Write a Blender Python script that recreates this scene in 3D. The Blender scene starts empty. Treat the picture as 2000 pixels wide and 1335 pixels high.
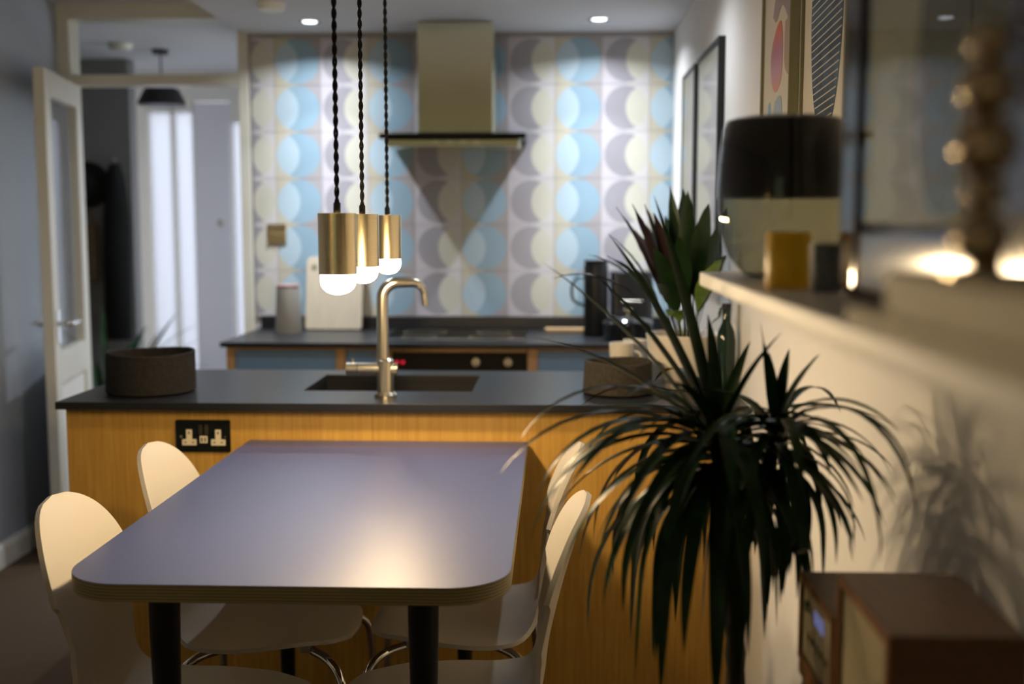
import bpy, bmesh, math, random
from mathutils import Vector, Matrix
PI = math.pi
S = bpy.context.scene
COL = S.collection

# ------------------------------------------------------------------ camera, world, exposure
cam_d = bpy.data.cameras.new('camera')
cam = bpy.data.objects.new('camera', cam_d)
COL.objects.link(cam)
cam.location = (0, 0, 1.35)
cam.rotation_euler = (PI / 2 - math.radians(6.079), 0, math.radians(2.196))
cam_d.sensor_width = 36
cam_d.lens = 36 * 2230 / 2000
cam_d.clip_start = 0.02
cam_d.dof.use_dof = True
cam_d.dof.focus_distance = 2.2
cam_d.dof.aperture_fstop = 2.1
S.camera = cam

W = bpy.data.worlds.new('overcast_sky')
S.world = W
W.use_nodes = True
W.node_tree.nodes['Background'].inputs[0].default_value = (0.86, 0.90, 1.0, 1)
W.node_tree.nodes['Background'].inputs[1].default_value = 3.4

S.view_settings.view_transform = 'Standard'
S.view_settings.look = 'None'
S.view_settings.gamma = 1
S.view_settings.use_curve_mapping = False
S.view_settings.exposure = 0.0
S.cycles.use_denoising = True
S.cycles.max_bounces = 8
S.cycles.diffuse_bounces = 4
S.cycles.glossy_bounces = 4
S.cycles.transmission_bounces = 6
S.cycles.sample_clamp_indirect = 40.0
S.cycles.caustics_reflective = False
S.cycles.caustics_refractive = False

PENDANT_EMIT = 390.0      # strength of each glowing bulb
LAMP_EMIT = 330.0         # bulb of the reading lamp at the dining end
SPOT_POWER = 34.0         # each recessed kitchen spot

# ------------------------------------------------------------------ materials
def mat(name, col=(.8, .8, .8), rough=.5, metal=0., spec=.5, var=0., vscale=8., stretch=(1, 1, 1), bump=0., bscale=200.,
        trans=0., emit=None, estr=0., coat=0., aniso=0., col2=None, ior=1.45):
    m = bpy.data.materials.new(name)
    m.use_nodes = True
    nt = m.node_tree
    b = nt.nodes['Principled BSDF']
    I = b.inputs
    I['Base Color'].default_value = (*col, 1)
    I['Roughness'].default_value = rough
    I['Metallic'].default_value = metal
    I['Specular IOR Level'].default_value = spec
    I['IOR'].default_value = ior
    I['Transmission Weight'].default_value = trans
    I['Coat Weight'].default_value = coat
    I['Coat Roughness'].default_value = .05
    I['Anisotropic'].default_value = aniso
    if emit:
        I['Emission Color'].default_value = (*emit, 1)
        I['Emission Strength'].default_value = estr
    if var or bump:
        tc = nt.nodes.new('ShaderNodeTexCoord')
        mp = nt.nodes.new('ShaderNodeMapping')
        mp.inputs['Scale'].default_value = stretch
        nt.links.new(tc.outputs['Object'], mp.inputs[0])
    if var:
        n = nt.nodes.new('ShaderNodeTexNoise')
        n.inputs['Scale'].default_value = vscale
        n.inputs['Detail'].default_value = 5
        n.inputs['Roughness'].default_value = .6
        nt.links.new(mp.outputs[0], n.inputs['Vector'])
        r = nt.nodes.new('ShaderNodeValToRGB')
        r.color_ramp.elements[0].position = .3
        r.color_ramp.elements[1].position = .7
        c2 = col2 or tuple(min(1, c * (1 + var)) for c in col)
        c1 = col if col2 else tuple(c * (1 - var) for c in col)
        r.color_ramp.elements[0].color = (*c1, 1)
        r.color_ramp.elements[1].color = (*c2, 1)
        nt.links.new(n.outputs[0], r.inputs[0])
        nt.links.new(r.outputs[0], I['Base Color'])
    if bump:
        n2 = nt.nodes.new('ShaderNodeTexNoise')
        n2.inputs['Scale'].default_value = bscale
        n2.inputs['Detail'].default_value = 3
        nt.links.new(mp.outputs[0], n2.inputs['Vector'])
        bp = nt.nodes.new('ShaderNodeBump')
        bp.inputs['Strength'].default_value = bump
        bp.inputs['Distance'].default_value = .002
        nt.links.new(n2.outputs[0], bp.inputs['Height'])
        nt.links.new(bp.outputs[0], I['Normal'])
    return m

M = {}
M['wall'] = mat('wall_paint', (.83, .82, .80), .75, var=.02, vscale=3, bump=.05, bscale=300)
M['wall_left'] = mat('left_wall_paint', (.42, .46, .53), .7, var=.03, vscale=2)
M['ceil'] = mat('ceiling_paint', (.70, .71, .75), .8, var=.02, vscale=2)
M['hallwall'] = mat('hall_shade_grey', (.20, .20, .20), .8, var=.04, vscale=2)  # dark tone puts the backlit wall's shade into its colour
M['gloss'] = mat('gloss_woodwork', (.74, .72, .62), .35, var=.02, vscale=4)
M['white'] = mat('white_paint', (.90, .88, .82), .4, var=.02, vscale=5)
M['floor'] = mat('brown_carpet', (.105, .066, .036), .95, var=.25, vscale=120, bump=.5, bscale=500)
M['oak'] = mat('oak_veneer', (.45, .24, .045), .42, var=.30, vscale=7, stretch=(16, 16, .7), col2=(.60, .36, .080), bump=.03, bscale=60)
M['oak_dark'] = mat('oak_frame', (.36, .20, .085), .45, col2=(.48, .29, .13), var=.3, vscale=8, stretch=(14, 14, 1))
M['blue'] = mat('blue_laminate', (.13, .225, .37), .5, var=.04, vscale=30)
M['worktop'] = mat('black_laminate', (.011, .012, .015), .36, var=.15, vscale=90, spec=.55)
M['sink'] = mat('black_composite', (.004, .004, .004), .5, var=.2, vscale=150)
M['table'] = mat('lavender_laminate', (.058, .072, .178), .41, var=.03, vscale=40, spec=.8)
M['steel'] = mat('brushed_steel', (.62, .60, .52), .30, 1., var=.05, vscale=6, stretch=(60, 60, .6))
M['hoodsteel'] = mat('hood_steel', (.76, .73, .53), .22, 1., var=.05, vscale=5, stretch=(1, 1, 60), aniso=.5)
M['brass'] = mat('brushed_brass', (.84, .73, .50), .24, 1., var=.05, vscale=5, stretch=(1, 1, 80), aniso=.4)
M['tapsteel'] = mat('brushed_nickel', (.66, .61, .50), .24, 1., var=.03, vscale=30)
M['chrome'] = mat('chrome', (.80, .80, .78), .07, 1., var=.01)
M['bronze'] = mat('polished_dark_lacquer', (.030, .014, .010), .10, 0., var=.05, vscale=10, spec=.4)
M['ornament'] = mat('dark_bronze', (.46, .36, .24), .10, 1., var=.1, vscale=30)
M['black'] = mat('black_paint', (.010, .010, .011), .45, var=.1)
M['blackgloss'] = mat('black_gloss', (.008, .008, .008), .12, var=.05, coat=.5)
M['blackglass'] = mat('black_glass', (.006, .007, .006), .06, var=.02, spec=.7)
M['cord'] = mat('black_braided_cord', (.012, .011, .011), .8, var=.3, vscale=400)
M['felt'] = mat('dark_grey_felt', (.015, .013, .012), .95, var=.55, vscale=130, bump=.9, bscale=260)
M['feltR'] = mat('grey_brown_felt', (.045, .038, .027), .95, var=.45, vscale=130, bump=.9, bscale=260)
M['chair'] = mat('white_lacquer', (.56, .53, .475), .28, var=.012, vscale=5, spec=.5)
M['chairedge'] = mat('chair_edge', (.62, .60, .47), .4, var=.05, vscale=20)
M['plastic'] = mat('grey_plastic', (.45, .42, .36), .5, var=.03)
M['bulb'] = mat('glowing_bulb', (1, 1, 1), .4, emit=(1.0, .73, .41), estr=PENDANT_EMIT)
M['lampbulb'] = mat('lamp_bulb', (1, 1, 1), .4, emit=(1.0, .74, .40), estr=LAMP_EMIT)
M['lens'] = mat('spot_lens', (1, 1, 1), .3, emit=(.85, .92, 1.0), estr=6.)
M['white_plastic'] = mat('cream_plastic', (.78, .70, .52), .4, var=.02)
M['dark_metal'] = mat('black_nickel', (.035, .042, .042), .22, .85, var=.1, vscale=20)
M['rocker'] = mat('dark_rocker', (.035, .03, .02), .4, var=.05)
M['leaf'] = mat('strap_leaf', (.010, .036, .008), .36, var=.5, vscale=14, spec=.2)
M['leafhall'] = mat('hall_leaf', (.02, .065, .022), .4, var=.4, vscale=12)
M['leafbroad'] = mat('broad_leaf', (.011, .032, .007), .38, var=.5, vscale=10)
M['leafred'] = mat('maroon_leaf', (.022, .008, .008), .45, var=.5, vscale=10)
M['leaflight'] = mat('pale_leaf', (.16, .26, .05), .4, var=.4, vscale=20)
M['trunk'] = mat('cane_trunk', (.035, .030, .020), .9, var=.5, vscale=40, bump=.8, bscale=90)
M['soil'] = mat('soil', (.03, .02, .014), .95, var=.5, vscale=60, bump=.8)
M['potwhite'] = mat('white_glaze', (.78, .73, .64), .3, var=.02)
M['potdark'] = mat('dark_pot', (.05, .05, .05), .5, var=.1)
M['ceramic'] = mat('grey_canister', (.43, .42, .39), .45, var=.03)
M['pink'] = mat('dusty_pink_lid', (.30, .16, .15), .5, var=.05)
M['board'] = mat('pale_board', (.50, .43, .32), .55, var=.08, vscale=9, stretch=(8, 8, 1))
M['wood'] = mat('light_wood', (.45, .30, .15), .5, var=.2, vscale=10, stretch=(1, 14, 14))
M['greybox'] = mat('charcoal_enamel', (.035, .038, .042), .25, var=.05)
M['handleblue'] = mat('smoky_blue_handle', (.06, .12, .15), .3, var=.05)
M['walnut'] = mat('walnut', (.085, .040, .020), .45, var=.35, vscale=7, stretch=(14, 2, 14), col2=(.14, .068, .032))
M['walnutedge'] = mat('walnut_edge', (.26, .115, .035), .45, var=.25, vscale=9, stretch=(2, 8, 2))
M['cream'] = mat('cream_front', (.52, .45, .28), .55, var=.03)
M['cloth'] = mat('speaker_cloth', (.48, .41, .25), .9, var=.06, vscale=200, bump=.3, bscale=900)
M['display'] = mat('blue_display', (.05, .06, .12), .2, emit=(.42, .47, 1.0), estr=.22)
M['greenmark'] = mat('green_mark', (.10, .17, .05), .5, var=.1)
M['greyknob'] = mat('grey_button', (.22, .19, .12), .5, var=.05)
M['red'] = mat('red_digit', (.2, 0, 0), .3, emit=(1, .015, .05), estr=.9)
M['paper'] = mat('print_paper', (.62, .59, .52), .7, var=.02)
M['darkpaper'] = mat('olive_paper', (.25, .26, .205), .7, var=.06, vscale=5)
M['darkink'] = mat('black_green_ink', (.018, .026, .024), .7, var=.1)
M['bookcloth'] = mat('cream_book_cloth', (.84, .76, .58), .7, var=.04, vscale=20)
M['pages'] = mat('book_pages', (.78, .69, .52), .8, var=.08, vscale=60, stretch=(1, 1, 30))
M['yellow'] = mat('mustard_enamel', (.92, .56, .015), .4, var=.03)
M['bluegrey'] = mat('blue_grey_glaze', (.13, .15, .17), .45, var=.05)
M['oliveframe'] = mat('olive_frame', (.22, .205, .12), .5, var=.04)
M['coat'] = mat('dark_cloth', (.006, .007, .007), .95, var=.3, vscale=20)
M['bag'] = mat('tan_canvas', (.12, .085, .045), .9, var=.2, vscale=20)
M['greenbottle'] = mat('green_bottle', (.01, .03, .02), .08, var=.05, spec=.6)

def glassmat(name, tint, rough, mix):
    """pane of glass: see-through with a Fresnel reflection"""
    m = bpy.data.materials.new(name); m.use_nodes = True
    nt = m.node_tree; nt.nodes.clear()
    o = nt.nodes.new('ShaderNodeOutputMaterial')
    t = nt.nodes.new('ShaderNodeBsdfTransparent'); t.inputs[0].default_value = (*tint, 1)
    g = nt.nodes.new('ShaderNodeBsdfGlossy'); g.inputs['Roughness'].default_value = rough
    f = nt.nodes.new('ShaderNodeFresnel'); f.inputs[0].default_value = mix
    x = nt.nodes.new('ShaderNodeMixShader')
    gm = nt.nodes.new('ShaderNodeNewGeometry'); inv = nt.nodes.new('ShaderNodeMath'); inv.operation = 'SUBTRACT'; inv.inputs[0].default_value = 1
    ml = nt.nodes.new('ShaderNodeMath'); ml.operation = 'MULTIPLY'      # reflect on the outer face only
    nt.links.new(gm.outputs['Backfacing'], inv.inputs[1]); nt.links.new(inv.outputs[0], ml.inputs[0]); nt.links.new(f.outputs[0], ml.inputs[1])
    nt.links.new(ml.outputs[0], x.inputs[0]); nt.links.new(t.outputs[0], x.inputs[1])
    nt.links.new(g.outputs[0], x.inputs[2]); nt.links.new(x.outputs[0], o.inputs[0])
    return m
M['glass'] = glassmat('picture_glass', (.97, .98, .97), .02, 1.5)
M['smoke'] = glassmat('smoked_glass', (.47, .475, .40), .03, 1.4)
M['glass_low'] = glassmat('low_reflection_glass', (.97, .98, .97), .02, 1.13)
m = bpy.data.materials.new('linen_shade'); m.use_nodes = True
nt = m.node_tree; nt.nodes.clear()
o_ = nt.nodes.new('ShaderNodeOutputMaterial'); t_ = nt.nodes.new('ShaderNodeBsdfTranslucent'); t_.inputs[0].default_value = (.62, .56, .44, 1)
d_ = nt.nodes.new('ShaderNodeBsdfDiffuse'); d_.inputs[0].default_value = (.7, .65, .55, 1); x_ = nt.nodes.new('ShaderNodeMixShader')
nt.links.new(t_.outputs[0], x_.inputs[1]); nt.links.new(d_.outputs[0], x_.inputs[2]); nt.links.new(x_.outputs[0], o_.inputs[0]); M['linen'] = m
m = bpy.data.materials.new('frosted_glass'); m.use_nodes = True
nt = m.node_tree; nt.nodes.clear()
o_ = nt.nodes.new('ShaderNodeOutputMaterial'); t_ = nt.nodes.new('ShaderNodeBsdfTranslucent'); t_.inputs[0].default_value = (.56, .57, .59, 1)
nt.links.new(t_.outputs[0], o_.inputs[0]); M['frost'] = m

M['window_dimmer'] = m.copy(); M['window_dimmer'].name = 'dimmer_sheet'; M['window_dimmer'].node_tree.nodes['Translucent BSDF'].inputs[0].default_value = (.32, .34, .24, 1)  # translucent sheet added to dim the dining-end window
def plymat():
    m = mat('plywood_edge', (.30, .26, .12), .6)
    nt = m.node_tree; b = nt.nodes['Principled BSDF']
    tc = nt.nodes.new('ShaderNodeTexCoord'); w = nt.nodes.new('ShaderNodeTexWave')
    w.bands_direction = 'Z'; w.inputs['Scale'].default_value = 62; w.inputs['Distortion'].default_value = .25
    r = nt.nodes.new('ShaderNodeValToRGB')
    r.color_ramp.elements[0].color = (.17, .125, .05, 1); r.color_ramp.elements[1].color = (.37, .31, .15, 1)
    nt.links.new(tc.outputs['Object'], w.inputs[0]); nt.links.new(w.outputs[1], r.inputs[0]); nt.links.new(r.outputs[0], b.inputs['Base Color'])
    return m
M['ply'] = plymat()

def tilemat(kind):
    """printed wall tile: overlapping circles in flat inks (object coordinates of each tile)"""
    m = mat('printed_tile_' + kind, rough=.35)
    nt = m.node_tree; b = nt.nodes['Principled BSDF']; L = nt.links.new
    tc = nt.nodes.new('ShaderNodeTexCoord')
    fl = nt.nodes.new('ShaderNodeVectorMath'); fl.operation = 'MULTIPLY'; fl.inputs[1].default_value = (1, 0, 1)
    L(tc.outputs['Object'], fl.inputs[0])
    def disc(cx, r):
        d = nt.nodes.new('ShaderNodeVectorMath'); d.operation = 'DISTANCE'; d.inputs[1].default_value = (cx, 0, 0); L(fl.outputs[0], d.inputs[0])
        c = nt.nodes.new('ShaderNodeMath'); c.operation = 'LESS_THAN'; c.inputs[1].default_value = r; L(d.outputs['Value'], c.inputs[0])
        return c.outputs[0]
    def half():
        s = nt.nodes.new('ShaderNodeSeparateXYZ'); L(fl.outputs[0], s.inputs[0])
        c = nt.nodes.new('ShaderNodeMath'); c.operation = 'GREATER_THAN'; c.inputs[1].default_value = 0; L(s.outputs[0], c.inputs[0])
        return c.outputs[0]
    def mix(f, a, c):
        x = nt.nodes.new('ShaderNodeMix'); x.data_type = 'RGBA'; L(f, x.inputs[0])
        for sock, v in ((x.inputs[6], a), (x.inputs[7], c)):
            if isinstance(v, tuple): sock.default_value = (*v, 1)
            else: L(v, sock)
        return x.outputs[2]
    if kind == 'a':
        bg = mix(half(), (.56, .53, .57), (.64, .62, .62))
        full, mid = disc(.003, .093), disc(.1, .1)
        inner = mix(mid, (.35, .34, .375), (.62, .61, .52))
        outc = mix(full, bg, inner)
    else:
        bg = mix(half(), (.56, .53, .43), (.38, .36, .37))
        full, mid = disc(0, .096), disc(-.1, .104)
        inner = mix(mid, (.285, .425, .525), (.46, .595, .68))
        outc = mix(full, bg, inner)
    L(outc, b.inputs['Base Color'])
    return m
M['tile_a'] = tilemat('a'); M['tile_b'] = tilemat('b')
M['grout'] = mat('grout', (.45, .44, .46), .9, var=.05)

def gradmat(name, stops, z0, z1):
    """ink that changes colour over the height of a print (object z)"""
    m = mat(name, rough=.7); nt = m.node_tree
    tc = nt.nodes.new('ShaderNodeTexCoord'); s = nt.nodes.new('ShaderNodeSeparateXYZ'); mr = nt.nodes.new('ShaderNodeMapRange')
    mr.inputs[1].default_value = z0; mr.inputs[2].default_value = z1
    r = nt.nodes.new('ShaderNodeValToRGB')
    while len(r.color_ramp.elements) < len(stops): r.color_ramp.elements.new(.5)
    for e, (p, c) in zip(r.color_ramp.elements, stops): e.position = p; e.color = (*c, 1)
    nt.links.new(tc.outputs['Object'], s.inputs[0]); nt.links.new(s.outputs[2], mr.inputs[0]); nt.links.new(mr.outputs[0], r.inputs[0])
    nt.links.new(r.outputs[0], nt.nodes['Principled BSDF'].inputs['Base Color'])
    return m

# ------------------------------------------------------------------ mesh helpers
ORG = {}
class MB:
    def __init__(s): s.v = []; s.f = []
    def add(s, vs, fs):
        n = len(s.v); s.v += [tuple(p) for p in vs]; s.f += [tuple(i + n for i in f) for f in fs]; return s
    def box(s, x0, y0, z0, x1, y1, z1):
        return s.add([(x0,y0,z0),(x1,y0,z0),(x1,y1,z0),(x0,y1,z0),(x0,y0,z1),(x1,y0,z1),(x1,y1,z1),(x0,y1,z1)],
                     [(0,3,2,1),(4,5,6,7),(0,1,5,4),(1,2,6,5),(2,3,7,6),(3,0,4,7)])
    def tube(s, pts, r, n=12, caps=True):
        pts = [Vector(p) for p in pts]; N = len(pts)
        rs = r if isinstance(r, (list, tuple)) else [r] * N
        t0 = (pts[1] - pts[0]).normalized()
        u = t0.orthogonal().normalized(); vs = []; prev = t0
        for i, p in enumerate(pts):
            t = (pts[min(i + 1, N - 1)] - pts[max(i - 1, 0)]).normalized()
            u = (prev.rotation_difference(t) @ u); u = (u - t * u.dot(t)).normalized(); w = t.cross(u); prev = t
            for k in range(n):
                a = 2 * PI * k / n
                vs.append(p + (u * math.cos(a) + w * math.sin(a)) * rs[i])
        fs = [(i*n+k, i*n+(k+1) % n, (i+1)*n+(k+1) % n, (i+1)*n+k) for i in range(N - 1) for k in range(n)]
        if caps: fs += [tuple(range(n - 1, -1, -1)), tuple((N - 1) * n + k for k in range(n))]
        return s.add(vs, fs)
    def lathe(s, prof, c=(0, 0, 0), n=32, closed=False, squash=1.):
        vs = []; fs = []; N = len(prof)
        for r, z in prof:
            for k in range(n):
                a = 2 * PI * k / n
                vs.append((c[0] + r * math.cos(a), c[1] + r * math.sin(a) * squash, c[2] + z))
        R = N if closed else N - 1
        for i in range(R):
            j = (i + 1) % N
            for k in range(n): fs.append((i*n+k, i*n+(k+1) % n, j*n+(k+1) % n, j*n+k))
        if not closed:
            if prof[0][0] > 1e-6: fs.append(tuple(range(n - 1, -1, -1)))
            if prof[-1][0] > 1e-6: fs.append(tuple((N - 1) * n + k for k in range(n)))
        return s.add(vs, fs)
    def prism(s, poly, axis, a, b):
        """extrude a closed 2-D outline along an axis ('x': outline in y,z; 'y': x,z; 'z': x,y)"""
        f = {'x': lambda p, t: (t, p[0], p[1]), 'y': lambda p, t: (p[0], t, p[1]), 'z': lambda p, t: (p[0], p[1], t)}[axis]
        n = len(poly)
        return s.add([f(p, a) for p in poly] + [f(p, b) for p in poly],
                     [tuple(range(n - 1, -1, -1)), tuple(range(n, 2 * n))] + [(i, (i + 1) % n, n + (i + 1) % n, n + i) for i in range(n)])
    def build(s, name, m, parent=None, smooth=False, bevel=0., seg=2, origin=None, keep=False):
        o3 = Vector(origin) if origin is not None else (ORG.get(parent.name, Vector()) if parent else Vector())
        me = bpy.data.meshes.new(name)
        me.from_pydata([tuple(Vector(p) - o3) for p in s.v], [], s.f)
        bm = bmesh.new(); bm.from_mesh(me)
        bmesh.ops.remove_doubles(bm, verts=bm.verts, dist=1e-6)
        bmesh.ops.recalc_face_normals(bm, faces=bm.faces)
        bm.to_mesh(me); bm.free()
        me.materials.append(m)
        if smooth:
            for p in me.polygons: p.use_smooth = True
            try: me.set_sharp_from_angle(angle=math.radians(40))
            except Exception: pass
        o = bpy.data.objects.new(name, me); COL.objects.link(o)
        if parent:
            o.parent = parent
            ORG[o.name] = ORG.get(parent.name, Vector())
            if origin is not None: o.location = o3 - ORG[o.name]
        else:
            o.location = o3; ORG[o.name] = o3
        if bevel:
            bv = o.modifiers.new('edge', 'BEVEL'); bv.width = bevel; bv.segments = seg; bv.limit_method = 'ANGLE'; bv.angle_limit = math.radians(50)
        return o

def tag(o, label=None, cat=None, group=None, kind=None):
    if label: o['label'] = label
    if cat: o['category'] = cat
    if group: o['group'] = group
    if kind: o['kind'] = kind
    return o
def thing(name, label, cat, loc, group=None):
    o = bpy.data.objects.new(name, None); COL.objects.link(o); o.empty_display_size = .05
    o.location = loc; ORG[o.name] = Vector(loc)
    return tag(o, label, cat, group)
def struct(name, mb, m, label, cat='wall', **k):
    return tag(mb.build(name, m, **k), label, cat, kind='structure')
def box(x0, y0, z0, x1, y1, z1): return MB().box(x0, y0, z0, x1, y1, z1)
def dup(root, loc, rz, label):
    c = root.copy(); COL.objects.link(c); c.location = loc; c.rotation_euler = (0, 0, rz); c['label'] = label
    for ch in list(root.children):
        d = ch.copy(); COL.objects.link(d); d.parent = c
        for g in list(ch.children):
            e = g.copy(); COL.objects.link(e); e.parent = d
    return c
def smoothpath(pts, sub=6):
    """Catmull-Rom through the points"""
    P = [Vector(p) for p in pts]; P = [2 * P[0] - P[1]] + P + [2 * P[-1] - P[-2]]; out = []
    for i in range(1, len(P) - 2):
        for k in range(sub):
            t = k / sub
            out.append(.5 * ((2 * P[i]) + (P[i+1] - P[i-1]) * t + (2*P[i-1] - 5*P[i] + 4*P[i+1] - P[i+2]) * t*t + (-P[i-1] + 3*P[i] - 3*P[i+1] + P[i+2]) * t**3))
    out.append(P[-2]); return out
def roundrect(x0, y0, x1, y1, rs, n=10):
    """outline with a radius per corner: (x0,y0),(x1,y0),(x1,y1),(x0,y1)"""
    out = []
    for (cx, cy, sx, sy, a0), r in zip(((x0,y0,1,1,PI),(x1,y0,-1,1,1.5*PI),(x1,y1,-1,-1,0),(x0,y1,1,-1,.5*PI)), rs):
        for k in range(n + 1):
            a = a0 + .5 * PI * k / n
            out.append((cx + sx * r + r * math.cos(a), cy + sy * r + r * math.sin(a)))
    return out

# ------------------------------------------------------------------ the room
HZ, KZ = 2.285, 2.15            # high ceiling, lowered kitchen ceiling
XL, XR = -2.17, .50
struct('floor', box(-4, -2.6, -.1, 1.2, 8, 0), M['floor'], 'dark brown carpeted floor', 'floor')
struct('wall_right', box(XR, -2.6, 0, XR + .12, 5.12, HZ), M['wall'], 'long pale wall behind the plant, shelf and pictures')
wb = struct('wall_back', box(-1.335, 5.008, 0, XR, 5.12, HZ), M['grout'], 'kitchen back wall covered in blue, cream and grey circle tiles')
struct('wall_left', box(XL - .12, -2.6, 0, XL, 4.99, HZ), M['wall_left'], 'blue-grey wall beyond the open door')
struct('wall_behind', MB().box(XL - .12, -2.72, 0, -1.75, -2.6, HZ).box(-.55, -2.72, 0, XR + .12, -2.6, HZ).box(-1.75, -2.72, 0, -.55, -2.6, .9).box(-1.75, -2.72, 2.1, -.55, -2.6, HZ), M['wall'], 'pale wall at the dining end of the room')
wf = MB().box(-1.75, -2.69, .9, -1.70, -2.63, 2.1).box(-.60, -2.69, .9, -.55, -2.63, 2.1).box(-1.70, -2.69, .9, -.60, -2.63, .95).box(-1.70, -2.69, 2.05, -.60, -2.63, 2.1).box(-1.17, -2.69, .95, -1.13, -2.63, 2.05)
w6 = struct('window_6', wf, M['white'], 'window at the dining end of the room', 'window')
box(-1.70, -2.663, .95, -.60, -2.657, 2.05).build('window_dimmer', M['window_dimmer'], w6)  # unseen sheet, added to cut this window's fill light
struct('ceiling', box(XL - .12, -2.72, HZ, XR + .12, 5.12, HZ + .1), M['ceil'], 'pale ceiling over dining end and walkway', 'ceiling')
struct('ceiling_soffit', box(-1.345, 2.75, KZ, XR, 5.0, HZ), M['ceil'], 'lowered kitchen ceiling with recessed spots', 'ceiling')
struct('baseboard_left', MB().prism([(XL, 0), (XL + .018, 0), (XL + .018, .075), (XL + .010, .095), (XL, .095)], 'y', -2.6, 4.93), M['white'], 'white skirting board along the left wall', 'skirting board')

# tiles: every tile is a piece of the back wall
TX0, TZ0, TS = -1.225, 2.132, .2027
def tile_mesh(kind, x0, x1, z0, z1):
    return MB().box(x0, 0, z0, x1, .0085, z1).build('tile', M['tile_' + kind])
CACHE = {}
zs = [TZ0 - .2003 * i for i in range(7)]
cols = []
x = TX0 - .2027
k = 0
while x < XR:
    cols.append((x, 'ab'[k % 2])); x += .2029; k += 1
for ci, (cx0, kd) in enumerate(cols):
    lo, hi = max(cx0, -1.325), min(cx0 + .2029, XR)
    if hi - lo < .02: continue
    for r in range(6):
        key = (kd, round(lo - cx0, 4), round(hi - cx0, 4))
        if key not in CACHE:
            o = MB().box(lo - cx0 - .10145 + .0008, 0, -.10015 + .0008, hi - cx0 - .10145 - .0008, .0082, .10015 - .0008).build('tile', M['tile_' + kd])
            CACHE[key] = o.data
        else:
            o = bpy.data.objects.new('tile', CACHE[key]); COL.objects.link(o)
        o.parent = wb
        o.location = (cx0 + .10145, 5.0, zs[r] - .10015)

# door opening: posts, transom, header
struct('trim_1', box(-2.174, 4.99, 0, -2.117, 5.10, HZ), M['gloss'], 'cream door post on the hinge side', 'door frame', bevel=.003)
struct('trim_2', box(-1.379, 4.99, 0, -1.335, 5.10, HZ), M['gloss'], 'cream door post beside the tiled wall', 'door frame', bevel=.003)
struct('trim_3', box(-2.117, 4.995, 1.935, -1.379, 5.09, 1.981), M['gloss'], 'cream transom rail under the fanlight', 'door frame', bevel=.003)
struct('trim_4', box(-2.117, 4.99, 2.216, -1.379, 5.10, HZ), M['gloss'], 'cream head of the door frame under the ceiling', 'door frame', bevel=.003)
struct('window_1', box(-2.117, 5.04, 1.981, -1.379, 5.046, 2.216), M['glass'], 'clear fanlight pane above the doorway', 'window')

# hall beyond the doorway
HC = 2.25
struct('wall_hall_left', box(-3.72, 5.0, 0, -3.6, 7.1, HC), M['hallwall'], 'dim left end of the hall')
struct('wall_hall_right', MB().box(-1.335, 5.12, 0, -1.215, 5.45, HC).box(-1.335, 6.75, 0, -1.215, 7.1, HC).box(-1.335, 5.45, 0, -1.215, 6.75, .35).box(-1.335, 5.45, 2.1, -1.215, 6.75, HC), M['wall'], 'right side wall of the hall')
wf = MB().box(-1.29, 5.45, .35, -1.25, 5.49, 2.1).box(-1.29, 6.71, .35, -1.25, 6.75, 2.1).box(-1.29, 5.49, .35, -1.25, 6.71, .39).box(-1.29, 5.49, 2.06, -1.25, 6.71, 2.1)
w5 = struct('window_5', wf, M['white'], 'added unseen window lighting the hall from its side wall', 'window')  # out of view, added to brighten the hall
box(-1.272, 5.49, .39, -1.266, 6.71, 2.06).build('pane', M['glass'], w5)
struct('wall_hall_near', box(-3.72, 4.99, 0, XL - .12, 5.09, HC), M['hallwall'], 'hall side of the partition')
struct('wall_hall_dark', box(-3.6, 6.45, 0, -2.405, 6.55, HC), M['hallwall'], 'backlit hall wall with painted-in shade, hung with coat and hat')
struct('wall_hall_dark_return', box(-2.66, 6.55, 0, -2.575, 7.0, HC), M['wall'], 'pale return beside the glazed front entrance')
struct('ceiling_hall', box(-3.72, 5.10, HC, -1.2, 7.2, HC + .1), M['ceil'], 'pale hall ceiling', 'ceiling')
struct('wall_hall_end', MB().box(-2.66, 7.0, 2.07, -1.2, 7.1, HC).box(-2.66, 7.0, 0, -2.51, 7.1, 2.07), M['white'], 'white wall around the front entrance')
# frosted side lights and the front door
def sidelight(n, x0, x1, z0, z1, label):
    f = MB(); t = .012
    f.box(x0, 7.01, z0, x0 + t, 7.06, z1).box(x1 - t, 7.01, z0, x1, 7.06, z1).box(x0, 7.01, z0, x1, 7.06, z0 + t).box(x0, 7.01, z1 - t, x1, 7.06, z1)
    w = struct('window_%d' % n, f, M['white'], label, 'window')
    box(x0 + t, 7.03, z0 + t, x1 - t, 7.036, z1 - t).build('pane', M['frost'], w)
sidelight(2, -2.51, -2.35, .02, 2.02, 'tall frosted side light nearest the dark hall wall')
sidelight(3, -2.35, -2.215, .02, 2.02, 'narrow frosted side light next to the front door')
sidelight(4, -1.995, -1.56, .02, 1.96, 'bright frosted window right of the front door')
struct('wall_hall_infill', MB().box(-1.56, 7.0, 0, -1.3, 7.1, 2.07).box(-1.995, 7.0, 1.96, -1.56, 7.1, 2.07).box(-2.51, 7.01, 2.02, -2.215, 7.1, 2.07), M['white'], 'white infill over the hall windows')
d1 = struct('door_1', box(-2.215, 7.0, .01, -1.995, 7.05, 2.065), mat('front_door_paint', (.86, .86, .93), .5, var=.01), 'pale lilac-white front door at the end of the hall', 'door', bevel=.004)
MB().lathe([(.0, 0), (.02, 0), (.022, .006), (.012, .012), (0, .013)], n=16).build('spyhole', M['steel'], d1)
d1.children[0].rotation_euler = (PI / 2, 0, 0); d1.children[0].location = (-2.06, 7.0, 1.335)

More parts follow.
